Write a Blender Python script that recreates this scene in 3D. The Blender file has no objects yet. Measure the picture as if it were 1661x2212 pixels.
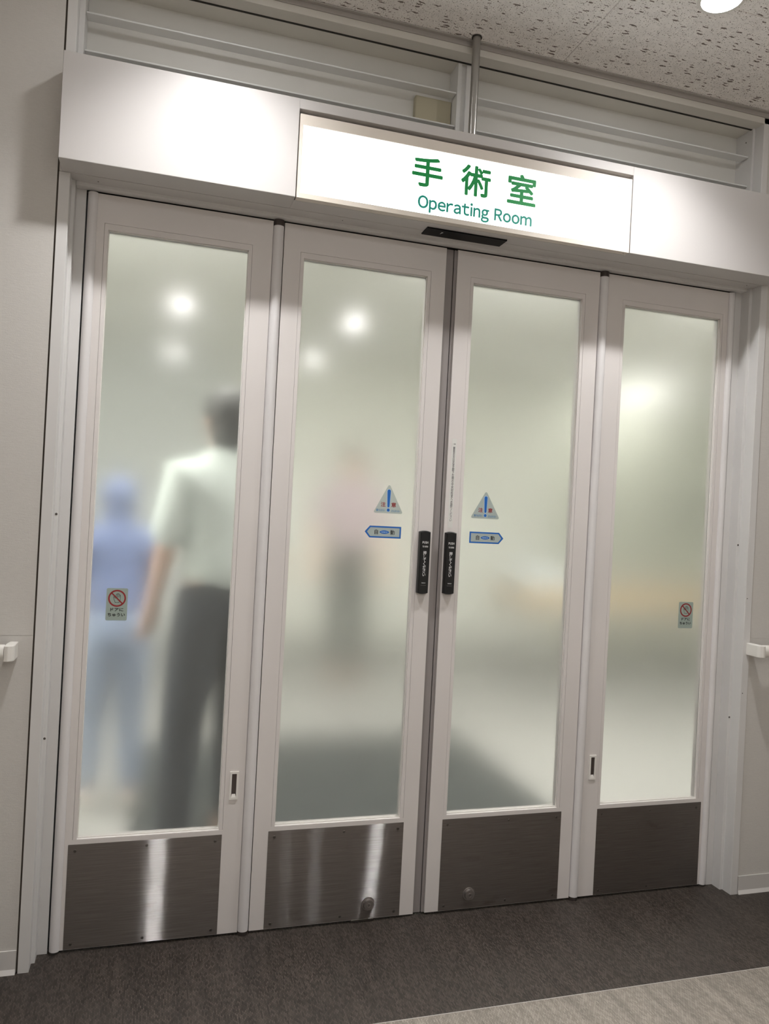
import bpy, bmesh, math, random
from mathutils import Vector, Matrix

S = bpy.context.scene
COL = S.collection
# ------------------------------------------------------------------ camera
cam_d = bpy.data.cameras.new('camera')
cam = bpy.data.objects.new('camera', cam_d); COL.objects.link(cam)
Rm = Matrix(((0.956711882585073, -0.04988488409240564, -0.28672961489800347),
             (-0.2864259367137825, 0.013286858100725607, -0.9580102516039063),
             (0.05159996606687217, 0.9986665898785415, -0.0015766296268215907)))
cam.matrix_world = Matrix.Translation((-0.84146, -2.22860, 1.22437)) @ Rm.to_4x4()
cam_d.sensor_fit = 'VERTICAL'; cam_d.sensor_height = 24.0
cam_d.lens = 24.0 * 1676.05 / 2212.0
cam_d.clip_start = 0.02
S.camera = cam
# ------------------------------------------------------------------ world, exposure
w = bpy.data.worlds.new('world'); S.world = w; w.use_nodes = True
w.node_tree.nodes['Background'].inputs[0].default_value = (0.9, 0.92, 1, 1)
w.node_tree.nodes['Background'].inputs[1].default_value = 0.0
S.view_settings.view_transform = 'Standard'; S.view_settings.look = 'None'
S.view_settings.gamma = 1.0; S.view_settings.use_curve_mapping = False
S.view_settings.exposure = 0.0
S.cycles.use_denoising = True
S.cycles.max_bounces = 14; S.cycles.transmission_bounces = 10; S.cycles.diffuse_bounces = 6
S.cycles.sample_clamp_indirect = 6.0
LAMP_W = 100.0          # hall downlights, spot
LAMP_DISC = 95.0      # hall downlights, glowing disc
LAMP_DOME = 205.0        # corridor lamps further back, opal domes
REAR_FILL_W = 330.0           # unseen narrow spots added behind the viewer as fill
HALL_FILL = 1.0        # unseen panels added for ambient light in the corridor
ROOM_PANEL = 17.5      # room ceiling panels behind the doors, two rows added unseen
LIT = (1.0, 0.99, 0.98)
CZ = 2.637             # ceiling height

# ------------------------------------------------------------------ materials
def mat(name, col, rough=0.5, metal=0.0, spec=0.5, emit=None, emit_s=0.0):
    m = bpy.data.materials.new(name); m.use_nodes = True
    b = m.node_tree.nodes['Principled BSDF']
    b.inputs['Base Color'].default_value = (*col, 1)
    b.inputs['Roughness'].default_value = rough
    b.inputs['Metallic'].default_value = metal
    b.inputs['Specular IOR Level'].default_value = spec
    if emit:
        b.inputs['Emission Color'].default_value = (*emit, 1)
        b.inputs['Emission Strength'].default_value = emit_s
    return m
def nd(m, t, **kw):
    n = m.node_tree.nodes.new(t)
    for k, v in kw.items(): setattr(n, k, v)
    return n
def lk(m, a, b): m.node_tree.links.new(a, b)
def bsdf(m): return m.node_tree.nodes['Principled BSDF']
def coords(m, scale=(1, 1, 1)):
    g = nd(m, 'ShaderNodeNewGeometry'); mp = nd(m, 'ShaderNodeMapping')
    mp.inputs['Scale'].default_value = scale
    lk(m, g.outputs['Position'], mp.inputs['Vector']); return mp.outputs[0]
def noise(m, vec, sc, det=3, rough=0.55):
    n = nd(m, 'ShaderNodeTexNoise'); n.inputs['Scale'].default_value = sc
    n.inputs['Detail'].default_value = det; n.inputs['Roughness'].default_value = rough
    lk(m, vec, n.inputs['Vector']); return n.outputs['Fac']
def ramp(m, fac, stops):
    r = nd(m, 'ShaderNodeValToRGB'); e = r.color_ramp.elements
    while len(e) < len(stops): e.new(0.5)
    for i, (p, c) in enumerate(stops):
        e[i].position = p; e[i].color = (*c, 1) if len(c) == 3 else c
    lk(m, fac, r.inputs[0]); return r.outputs[0]
def math_(m, op, a, b=None):
    n = nd(m, 'ShaderNodeMath', operation=op)
    for i, v in enumerate((a, b)):
        if v is None: continue
        if isinstance(v, (int, float)): n.inputs[i].default_value = v
        else: lk(m, v, n.inputs[i])
    return n.outputs[0]
def bump(m, h, strength=0.2, dist=0.001):
    b = nd(m, 'ShaderNodeBump'); b.inputs['Strength'].default_value = strength
    b.inputs['Distance'].default_value = dist
    lk(m, h, b.inputs['Height']); lk(m, b.outputs[0], bsdf(m).inputs['Normal'])

def painted(name, col, rough, var=0.03):
    m = mat(name, col, rough)
    v = coords(m)
    f = noise(m, v, 3.0, 2)
    lk(m, ramp(m, f, [(0.3, tuple(c * (1 - var) for c in col)), (0.7, tuple(min(1, c * (1 + var)) for c in col))]), bsdf(m).inputs['Base Color'])
    h = noise(m, v, 900, 2); bump(m, h, 0.06, 0.0004)
    return m
M = {}
M['door'] = painted('door_paint', (0.70, 0.665, 0.645), 0.42)
M['post'] = painted('post_paint', (0.72, 0.70, 0.70), 0.33)
M['casing'] = painted('casing_paint', (0.66, 0.65, 0.64), 0.40)
M['trim'] = painted('trim_paint', (0.66, 0.64, 0.59), 0.5)
M['fascia'] = painted('fascia_paint', (0.55, 0.53, 0.518), 0.36, 0.01)
M['recess'] = painted('recess_paint', (0.66, 0.65, 0.615), 0.55)
M['fin'] = painted('fin_paint', (0.74, 0.74, 0.73), 0.4)
M['white'] = painted('white_plastic', (0.78, 0.76, 0.72), 0.3)
M['beige_box'] = painted('beige_box', (0.42, 0.385, 0.28), 0.6)
M['moulding'] = mat('grey_moulding', (0.40, 0.375, 0.35), 0.45)
M['black'] = mat('black_plastic', (0.006, 0.0065, 0.007), 0.32)
M['black_gloss'] = mat('black_gloss', (0.002, 0.002, 0.0025), 0.45, 0, 0.12)
M['gap'] = mat('dark_gap', (0.03, 0.026, 0.022), 0.9)
M['joint'] = mat('caulk_joint', (0.10, 0.085, 0.07), 0.9)
M['rubber'] = mat('grey_rubber', (0.27, 0.245, 0.24), 0.55)
M['rubber_dark'] = mat('dark_rubber', (0.05, 0.045, 0.04), 0.7)
M['cap'] = mat('cap_metal', (0.09, 0.075, 0.07), 0.3, 0.6)
M['chrome'] = mat('lock_metal', (0.36, 0.33, 0.31), 0.36, 0.85)
M['screw'] = mat('screw_metal', (0.10, 0.09, 0.08), 0.4, 0.8)
M['pipe'] = mat('pipe_metal', (0.42, 0.41, 0.39), 0.33, 0.9)
M['sign_frame'] = mat('sign_frame', (0.72, 0.66, 0.59), 0.4)
M['sign_face'] = mat('sign_face', (0.9, 0.95, 0.95), 0.3, emit=(0.95, 1.0, 1.0), emit_s=1.7)
M['green'] = mat('sign_green', (0.0, 0.20, 0.045), 0.5, emit=(0.0, 0.26, 0.05), emit_s=0.3)
M['teal'] = mat('sign_teal', (0.0, 0.15, 0.11), 0.5, emit=(0.005, 0.17, 0.125), emit_s=0.8)
M['lamp'] = mat('lamp_glow', (0.9, 0.9, 0.9), 0.5, emit=LIT, emit_s=LAMP_DISC)
M['lamp_rear'] = mat('rear_lamp_glow', (0.9, 0.9, 0.9), 0.5, emit=LIT, emit_s=6.0)
M['dome'] = mat('dome_glow', (0.9, 0.9, 0.9), 0.5, emit=LIT, emit_s=LAMP_DOME)
M['hall_glow'] = mat('hall_panel_glow', (0.9, 0.9, 0.9), 0.5, emit=LIT, emit_s=HALL_FILL)
M['panel_glow'] = mat('panel_glow', (0.9, 0.9, 0.9), 0.5, emit=(1.0, 0.98, 0.92), emit_s=ROOM_PANEL)
M['st_grey'] = mat('sticker_silver', (0.40, 0.46, 0.44), 0.45)
M['st_blue'] = mat('sticker_blue', (0.012, 0.13, 0.47), 0.4)
M['st_lblue'] = mat('sticker_light_blue', (0.45, 0.62, 0.80), 0.45)
M['st_red'] = mat('sticker_red', (0.27, 0.018, 0.022), 0.45)
M['st_black'] = mat('print_black', (0.012, 0.014, 0.016), 0.5)
M['st_ink'] = mat('print_grey', (0.05, 0.05, 0.06), 0.5)
M['st_white'] = mat('print_white', (0.75, 0.75, 0.75), 0.5)
M['paper'] = mat('paper_label', (0.70, 0.70, 0.67), 0.45)
M['sky_ink'] = mat('print_blue_text', (0.06, 0.22, 0.45), 0.5)

# wallpaper
def wallpaper(name, col):
    m = mat(name, col, 0.7)
    v = coords(m)
    a = noise(m, v, 380, 3, 0.6); b = noise(m, coords(m, (60, 60, 420)), 1.0, 2); c = noise(m, v, 1.3, 2)
    f = math_(m, 'ADD', math_(m, 'MULTIPLY', a, 0.35), math_(m, 'ADD', math_(m, 'MULTIPLY', b, 0.35), math_(m, 'MULTIPLY', c, 0.3)))
    lk(m, ramp(m, f, [(0.3, tuple(x * 0.93 for x in col)), (0.7, tuple(x * 1.05 for x in col))]), bsdf(m).inputs['Base Color'])
    bump(m, math_(m, 'ADD', a, b), 0.25, 0.0008)
    return m
M['wall'] = wallpaper('wall_vinyl', (0.60, 0.58, 0.55))
M['baseboard'] = mat('baseboard_vinyl', (0.60, 0.58, 0.56), 0.4)

# ceiling tile: fissures and pinholes
def ceiling_mat():
    col = (0.92, 0.89, 0.86)
    m = mat('mineral_fibre_tile', col, 0.85)
    v = coords(m)
    wn = nd(m, 'ShaderNodeTexNoise'); wn.inputs['Scale'].default_value = 70; wn.inputs['Detail'].default_value = 2
    lk(m, v, wn.inputs['Vector'])
    warp = nd(m, 'ShaderNodeVectorMath', operation='MULTIPLY_ADD')
    sub = nd(m, 'ShaderNodeVectorMath', operation='SUBTRACT'); lk(m, wn.outputs['Color'], sub.inputs[0]); sub.inputs[1].default_value = (0.5, 0.5, 0.5)
    lk(m, sub.outputs[0], warp.inputs[0]); warp.inputs[1].default_value = (0.012, 0.012, 0.0); lk(m, v, warp.inputs[2])
    def vor(scale_vec, sc, size, keep, src):
        mp = nd(m, 'ShaderNodeMapping'); mp.inputs['Scale'].default_value = scale_vec; lk(m, src, mp.inputs['Vector'])
        vo = nd(m, 'ShaderNodeTexVoronoi', voronoi_dimensions='2D'); vo.inputs['Scale'].default_value = sc
        lk(m, mp.outputs[0], vo.inputs['Vector'])
        sep = nd(m, 'ShaderNodeSeparateColor'); lk(m, vo.outputs['Color'], sep.inputs[0])
        rad = math_(m, 'MULTIPLY', sep.outputs[0], size)
        inside = math_(m, 'LESS_THAN', vo.outputs['Distance'], rad)
        on = math_(m, 'GREATER_THAN', sep.outputs[1], keep)
        return math_(m, 'MULTIPLY', inside, on)
    fis = vor((0.30, 1.25, 1), 68, 0.24, 0.40, warp.outputs[0])
    pin = vor((0.9, 1.1, 1), 165, 0.24, 0.3, warp.outputs[0])
    pin2 = vor((1, 1, 1), 330, 0.2, 0.55, v)
    h = math_(m, 'MAXIMUM', math_(m, 'MAXIMUM', fis, pin), pin2)
    bg = ramp(m, noise(m, v, 40, 4), [(0.3, tuple(c * 0.93 for c in col)), (0.7, tuple(c * 1.05 for c in col))])
    mix = nd(m, 'ShaderNodeMix', data_type='RGBA')
    lk(m, h, mix.inputs[0]); lk(m, bg, mix.inputs[6]); mix.inputs[7].default_value = (0.19, 0.155, 0.135, 1)
    lk(m, mix.outputs[2], bsdf(m).inputs['Base Color'])
    bump(m, math_(m, 'SUBTRACT', math_(m, 'MULTIPLY', noise(m, v, 500, 2), 0.25), h), 0.6, 0.002)
    return m
M['tile'] = ceiling_mat()

# woven vinyl floor
def woven(name, dark, light, speck):
    m = mat(name, dark, 0.5)
    bsdf(m).inputs['Specular IOR Level'].default_value = 0.35
    v = coords(m)
    br = nd(m, 'ShaderNodeTexBrick'); br.inputs['Scale'].default_value = 1.0
    rot = nd(m, 'ShaderNodeMapping'); rot.inputs['Rotation'].default_value = (0, 0, math.radians(90)); lk(m, v, rot.inputs['Vector'])
    lk(m, rot.outputs[0], br.inputs['Vector'])
    br.inputs['Brick Width'].default_value = 0.0100; br.inputs['Row Height'].default_value = 0.0036
    br.inputs['Mortar Size'].default_value = 0.0006; br.inputs['Mortar Smooth'].default_value = 0.6
    br.inputs['Color1'].default_value = (*light, 1); br.inputs['Color2'].default_value = (*speck, 1)
    br.inputs['Mortar'].default_value = (*dark, 1)
    big = ramp(m, noise(m, coords(m, (30, 3, 1)), 1.0, 3), [(0.3, (0.78, 0.78, 0.78)), (0.7, (1.2, 1.2, 1.2))])
    mx = nd(m, 'ShaderNodeMix', data_type='RGBA', blend_type='MULTIPLY'); mx.inputs[0].default_value = 1
    lk(m, br.outputs['Color'], mx.inputs[6]); lk(m, big, mx.inputs[7])
    lk(m, mx.outputs[2], bsdf(m).inputs['Base Color'])
    bump(m, br.outputs['Fac'], 0.35, -0.0004)
    return m
M['floor_dark'] = woven('woven_vinyl_dark', (0.008, 0.006, 0.005), (0.030, 0.023, 0.019), (0.085, 0.068, 0.057))
M['floor_light'] = woven('woven_vinyl_beige', (0.11, 0.095, 0.08), (0.21, 0.185, 0.16), (0.33, 0.295, 0.255))

# brushed steel, grooves along x
def brushed():
    m = mat('brushed_steel', (0.2, 0.18, 0.17), 0.48, 1.0)
    b = bsdf(m); b.inputs['Anisotropic'].default_value = 0.6
    tg = nd(m, 'ShaderNodeCombineXYZ'); tg.inputs[2].default_value = 1.0
    lk(m, tg.outputs[0], b.inputs['Tangent'])
    n2 = noise(m, coords(m, (9, 1, 420)), 1.0, 3)
    c = ramp(m, n2, [(0.3, (0.155, 0.136, 0.124)), (0.7, (0.21, 0.188, 0.173))])
    st = ramp(m, noise(m, coords(m, (7, 1, 16)), 1.0, 5), [(0.62, (1, 1, 1)), (0.74, (0.80, 0.78, 0.76))])
    mx = nd(m, 'ShaderNodeMix', data_type='RGBA', blend_type='MULTIPLY'); mx.inputs[0].default_value = 1
    lk(m, c, mx.inputs[6]); lk(m, st, mx.inputs[7]); lk(m, mx.outputs[2], b.inputs['Base Color'])
    # the brush grooves: fine horizontal furrows whose flanks tilt up and down
    g = nd(m, 'ShaderNodeNewGeometry'); sp = nd(m, 'ShaderNodeSeparateXYZ'); lk(m, g.outputs['Position'], sp.inputs[0])
    u = math_(m, 'SUBTRACT', math_(m, 'FRACT', math_(m, 'MULTIPLY', sp.outputs[2], 1733.0)), 0.5)
    ang = math_(m, 'MULTIPLY', u, math.radians(122))
    nv = nd(m, 'ShaderNodeCombineXYZ'); lk(m, math_(m, 'MULTIPLY', math_(m, 'COSINE', ang), -1.0), nv.inputs[1]); lk(m, math_(m, 'SINE', ang), nv.inputs[2])
    b2 = nd(m, 'ShaderNodeBsdfPrincipled'); b2.inputs['Metallic'].default_value = 1.0; b2.inputs['Roughness'].default_value = 0.095
    b2.inputs['Anisotropic'].default_value = 1.0; lk(m, tg.outputs[0], b2.inputs['Tangent']); lk(m, nv.outputs[0], b2.inputs['Normal'])
    n3 = noise(m, coords(m, (5, 1, 700)), 1.0, 2)
    lk(m, ramp(m, n3, [(0.3, (0.35, 0.33, 0.32)), (0.7, (0.8, 0.77, 0.75))]), b2.inputs['Base Color'])
    ms = nd(m, 'ShaderNodeMixShader'); ms.inputs[0].default_value = STREAK
    lk(m, b.outputs[0], ms.inputs[1]); lk(m, b2.outputs[0], ms.inputs[2]); lk(m, ms.outputs[0], m.node_tree.nodes['Material Output'].inputs['Surface'])
    return m
STREAK = 0.10
M['steel'] = brushed()

# frosted glass: slab with rough faces and a faint milky film
def frosted(name, rough, milk):
    m = bpy.data.materials.new(name); m.use_nodes = True
    nt = m.node_tree; nt.nodes.remove(bsdf(m)); out = nt.nodes['Material Output']
    g = nd(m, 'ShaderNodeBsdfGlass'); g.distribution = 'MULTI_GGX'
    g.inputs['Color'].default_value = (0.975, 0.985, 0.975, 1); g.inputs['Roughness'].default_value = rough; g.inputs['IOR'].default_value = 1.5
    d = nd(m, 'ShaderNodeBsdfDiffuse'); d.inputs['Color'].default_value = (0.76, 0.79, 0.76, 1)
    mx = nd(m, 'ShaderNodeMixShader'); mx.inputs[0].default_value = milk
    lk(m, g.outputs[0], mx.inputs[1]); lk(m, d.outputs[0], mx.inputs[2]); lk(m, mx.outputs[0], out.inputs['Surface'])
    return m
M['glass_back'] = frosted('etched_glass_back', 0.275, 0.0)
M['glass'] = frosted('frosted_glass', 0.125, 0.05)
# room behind
M['r_wall'] = painted('room_wall', (0.84, 0.845, 0.80), 0.7)
M['r_wall_grey'] = painted('room_wall_grey', (0.60, 0.62, 0.62), 0.7)
M['r_wall_green'] = painted('room_wall_green', (0.60, 0.61, 0.54), 0.7)
M['r_floor'] = painted('room_floor', (0.25, 0.245, 0.235), 0.5)
M['r_mat'] = woven('vestibule_mat', (0.012, 0.014, 0.015), (0.020, 0.024, 0.025), (0.028, 0.033, 0.034))
M['r_ceil'] = painted('room_ceiling', (0.72, 0.72, 0.68), 0.8)
M['tan'] = mat('tan_vinyl', (0.42, 0.30, 0.16), 0.5)
M['sheet'] = mat('pale_blue_sheet', (0.62, 0.70, 0.78), 0.8)
M['frame_m'] = mat('frame_metal', (0.5, 0.5, 0.5), 0.4, 0.5)
M['grey_p'] = mat('grey_plastic', (0.33, 0.34, 0.31), 0.5)
M['skin'] = mat('skin', (0.55, 0.36, 0.27), 0.55)
M['hair'] = mat('black_hair', (0.012, 0.011, 0.011), 0.6)
M['mint'] = mat('pale_mint_cloth', (0.60, 0.655, 0.635), 0.85)
M['navy'] = mat('dark_navy_cloth', (0.014, 0.018, 0.026), 0.85)
M['blue'] = mat('blue_scrub_cloth', (0.085, 0.115, 0.23), 0.85)
M['lblue'] = mat('light_blue_scrub_cloth', (0.20, 0.25, 0.36), 0.85)
M['lav'] = mat('mauve_cloth', (0.33, 0.26, 0.29), 0.85)
M['dgreen'] = mat('dark_grey_cloth', (0.014, 0.02, 0.017), 0.85)
M['eye'] = mat('eye_dark', (0.02, 0.015, 0.01), 0.2)
M['lip'] = mat('lip', (0.4, 0.17, 0.14), 0.5)

# ------------------------------------------------------------------ helpers
def worg(o):
    p = Vector((0, 0, 0))
    while o is not None: p += o.location; o = o.parent
    return p
def tag(o, label=None, cat=None, group=None, kind=None):
    for k, v in (('label', label), ('category', cat), ('group', group), ('kind', kind)):
        if v: o[k] = v
    return o
def empty(name, loc, label=None, cat=None, group=None, kind=None):
    o = bpy.data.objects.new(name, None); COL.objects.link(o); o.location = loc
    o.empty_display_size = 0.05
    return tag(o, label, cat, group, kind)
def new(): return bmesh.new()
def obj(name, bm, m, parent=None, smooth=False, label=None, cat=None, group=None, kind=None, org=None):
    """world-coordinate bmesh -> object; origin at the centre of its box (or org)"""
    if org is None:
        lo = Vector([min(v.co[i] for v in bm.verts) for i in range(3)]); hi = Vector([max(v.co[i] for v in bm.verts) for i in range(3)])
        org = (lo + hi) / 2
        if parent is None: org.z = lo.z
    org = Vector(org)
    for v in bm.verts: v.co -= org
    bm.normal_update()
    me = bpy.data.meshes.new(name); bm.to_mesh(me); bm.free()
    for mm in (m if isinstance(m, (list, tuple)) else [m]): me.materials.append(mm)
    if smooth:
        for p in me.polygons: p.use_smooth = True
        if smooth != 'all':
            try: me.set_sharp_from_angle(angle=math.radians(35))
            except Exception: pass
    o = bpy.data.objects.new(name, me); COL.objects.link(o)
    if parent is not None:
        o.parent = parent; o.location = org - worg(parent)
    else: o.location = org
    return tag(o, label, cat, group, kind)
def box(bm, x0, x1, y0, y1, z0, z1, bev=0.0, seg=1):
    if x0 > x1: x0, x1 = x1, x0
    if y0 > y1: y0, y1 = y1, y0
    if z0 > z1: z0, z1 = z1, z0
    r = bmesh.ops.create_cube(bm, size=1.0)
    for v in r['verts']:
        v.co = Vector((x0 if v.co.x < 0 else x1, y0 if v.co.y < 0 else y1, z0 if v.co.z < 0 else z1))
    if bev:
        es = {e for v in r['verts'] for e in v.link_edges}
        bmesh.ops.bevel(bm, geom=list(es), offset=bev, segments=seg, affect='EDGES', profile=0.5)
    return bm
def cyl(bm, c, axis, r0, r1, length, seg=24, caps=True):
    """cylinder from c along axis ('x','y','z') for length"""
    r = bmesh.ops.create_cone(bm, cap_ends=caps, segments=seg, radius1=r0, radius2=r1, depth=length)
    rot = {'z': Matrix(), 'x': Matrix.Rotation(math.pi / 2, 4, 'Y'), 'y': Matrix.Rotation(-math.pi / 2, 4, 'X')}[axis]
    off = {'x': (length / 2, 0, 0), 'y': (0, length / 2, 0), 'z': (0, 0, length / 2)}[axis]
    bmesh.ops.transform(bm, matrix=Matrix.Translation(Vector(c) + Vector(off)) @ rot, verts=r['verts'])
    return bm
def prism(bm, pts, y0, y1):
    """polygon of (x, z) extruded from y0 to y1"""
    n = len(pts)
    a = [bm.verts.new((x, y0, z)) for x, z in pts]; b = [bm.verts.new((x, y1, z)) for x, z in pts]
    bm.faces.new(a); bm.faces.new(b[::-1])
    for i in range(n): bm.faces.new((a[i], b[i], b[(i + 1) % n], a[(i + 1) % n]))
    bmesh.ops.recalc_face_normals(bm, faces=bm.faces); return bm
def vprism(bm, pts, z0, z1):
    """polygon of (x, y) extruded from z0 to z1"""
    n = len(pts)
    a = [bm.verts.new((x, y, z0)) for x, y in pts]; b = [bm.verts.new((x, y, z1)) for x, y in pts]
    bm.faces.new(a); bm.faces.new(b[::-1])
    for i in range(n): bm.faces.new((a[i], b[i], b[(i + 1) % n], a[(i + 1) % n]))
    bmesh.ops.recalc_face_normals(bm, faces=bm.faces); return bm
def ring(bm, outer, inner, y0, y1):
    """closed band between two equal-length (x, z) loops, y0 front to y1 back"""
    n = len(outer)
    L = [[bm.verts.new((x, y, z)) for x, z in loop] for y in (y0, y1) for loop in (outer, inner)]
    of, inf, ob, ib = L
    for i in range(n):
        j = (i + 1) % n
        bm.faces.new((of[i], of[j], inf[j], inf[i])); bm.faces.new((ob[j], ob[i], ib[i], ib[j]))
        bm.faces.new((of[j], of[i], ob[i], ob[j])); bm.faces.new((inf[i], inf[j], ib[j], ib[i]))
    bmesh.ops.recalc_face_normals(bm, faces=bm.faces); return bm
def rect(x0, x1, z0, z1): return [(x0, z0), (x1, z0), (x1, z1), (x0, z1)]
def rrect(x0, x1, z0, z1, r, seg=4):
    p = []
    for cx, cz, a0 in ((x1 - r, z0 + r, -90), (x1 - r, z1 - r, 0), (x0 + r, z1 - r, 90), (x0 + r, z0 + r, 180)):
        for i in range(seg + 1):
            a = math.radians(a0 + 90 * i / seg); p.append((cx + r * math.cos(a), cz + r * math.sin(a)))
    return p
def disc(cx, cz, r, n=32): return [(cx + r * math.cos(2 * math.pi * i / n), cz + r * math.sin(2 * math.pi * i / n)) for i in range(n)]

def thicken(bm, d, n=6):
    """heavier strokes: the glyph laid over itself, shifted a little all round"""
    if d <= 0: return
    base = list(bm.verts) + list(bm.edges) + list(bm.faces)
    for k in range(n):
        a = 2 * math.pi * (k + .5) / n
        g = bmesh.ops.duplicate(bm, geom=base)['geom']
        bmesh.ops.translate(bm, vec=(d * math.cos(a), 0.000004 * (k + 1), d * math.sin(a)), verts=[v for v in g if isinstance(v, bmesh.types.BMVert)])
def text(name, body, m, parent, x, z, y, h=None, wid=None, bold=0.0, sx=1.0, line=1.0, thick=0.00025, center=True, label=None, spacing=1.0):
    """lettering lying in the plane y (facing -y), its own box centred on (x, z); h = height of its box"""
    c = bpy.data.curves.new('lettering', 'FONT'); c.body = body; c.size = 1.0
    c.align_x = 'CENTER'; c.space_line = line; c.space_character = spacing; c.resolution_u = 3
    t = bpy.data.objects.new('lettering', c); COL.objects.link(t)
    dg = bpy.context.evaluated_depsgraph_get(); dg.update()
    me = bpy.data.meshes.new_from_object(t.evaluated_get(dg))
    bpy.data.objects.remove(t); bpy.data.curves.remove(c)
    bm = bmesh.new(); bm.from_mesh(me); bpy.data.meshes.remove(me)
    xs = [v.co.x for v in bm.verts]; zs = [v.co.y for v in bm.verts]
    cx, cz = (min(xs) + max(xs)) / 2, (min(zs) + max(zs)) / 2
    s = (h / (max(zs) - min(zs))) if h else wid / (max(xs) - min(xs))
    kx = s * sx if not (h and wid) else wid / (max(xs) - min(xs))
    for v in bm.verts: v.co = Vector((x + (v.co.x - cx) * kx, y, z + (v.co.y - cz) * s))
    thicken(bm, bold * s)
    r = bmesh.ops.extrude_face_region(bm, geom=list(bm.faces))
    bmesh.ops.translate(bm, vec=(0, thick, 0), verts=[g for g in r['geom'] if isinstance(g, bmesh.types.BMVert)])
    bmesh.ops.recalc_face_normals(bm, faces=bm.faces)
    return obj(name, bm, m, parent, label=label)

def latin(name, body, m, parent, x, z, y, wid, h, bold=0.012, gap=0.10, thick=0.00025, label=None):
    """grotesque lettering from full-width forms set with even gaps; wid x h is the box without descenders"""
    out = bmesh.new(); cur = 0.0
    for ch in body:
        if ch == ' ': cur += 0.34; continue
        c = bpy.data.curves.new('glyph', 'FONT'); c.body = chr(ord(ch) + 0xFEE0); c.resolution_u = 4
        t = bpy.data.objects.new('glyph', c); COL.objects.link(t)
        dg = bpy.context.evaluated_depsgraph_get(); dg.update()
        me = bpy.data.meshes.new_from_object(t.evaluated_get(dg)); bpy.data.objects.remove(t); bpy.data.curves.remove(c)
        lo = min(v.co.x for v in me.vertices); hi = max(v.co.x for v in me.vertices)
        me.transform(Matrix.Translation((cur - lo, 0, 0))); cur += hi - lo + gap
        out.from_mesh(me); bpy.data.meshes.remove(me)
    W = cur - gap; top = max(v.co.y for v in out.verts)
    for v in out.verts: v.co = Vector((x + (v.co.x - W / 2) * wid / W, y, z - h / 2 + v.co.y * h / top))
    thicken(out, bold * h / top)
    r = bmesh.ops.extrude_face_region(out, geom=list(out.faces))
    bmesh.ops.translate(out, vec=(0, thick, 0), verts=[g for g in r['geom'] if isinstance(g, bmesh.types.BMVert)])
    bmesh.ops.recalc_face_normals(out, faces=out.faces)
    return obj(name, out, m, parent, label=label)

def G(x, z, y=0.0105):
    """a point measured on the plane y=0, moved along its sight line to the plane y"""
    k = (y + 2.2286) / 2.2286
    return (-0.84146 + (x + 0.84146) * k, 1.22437 + (z - 1.22437) * k)

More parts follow.
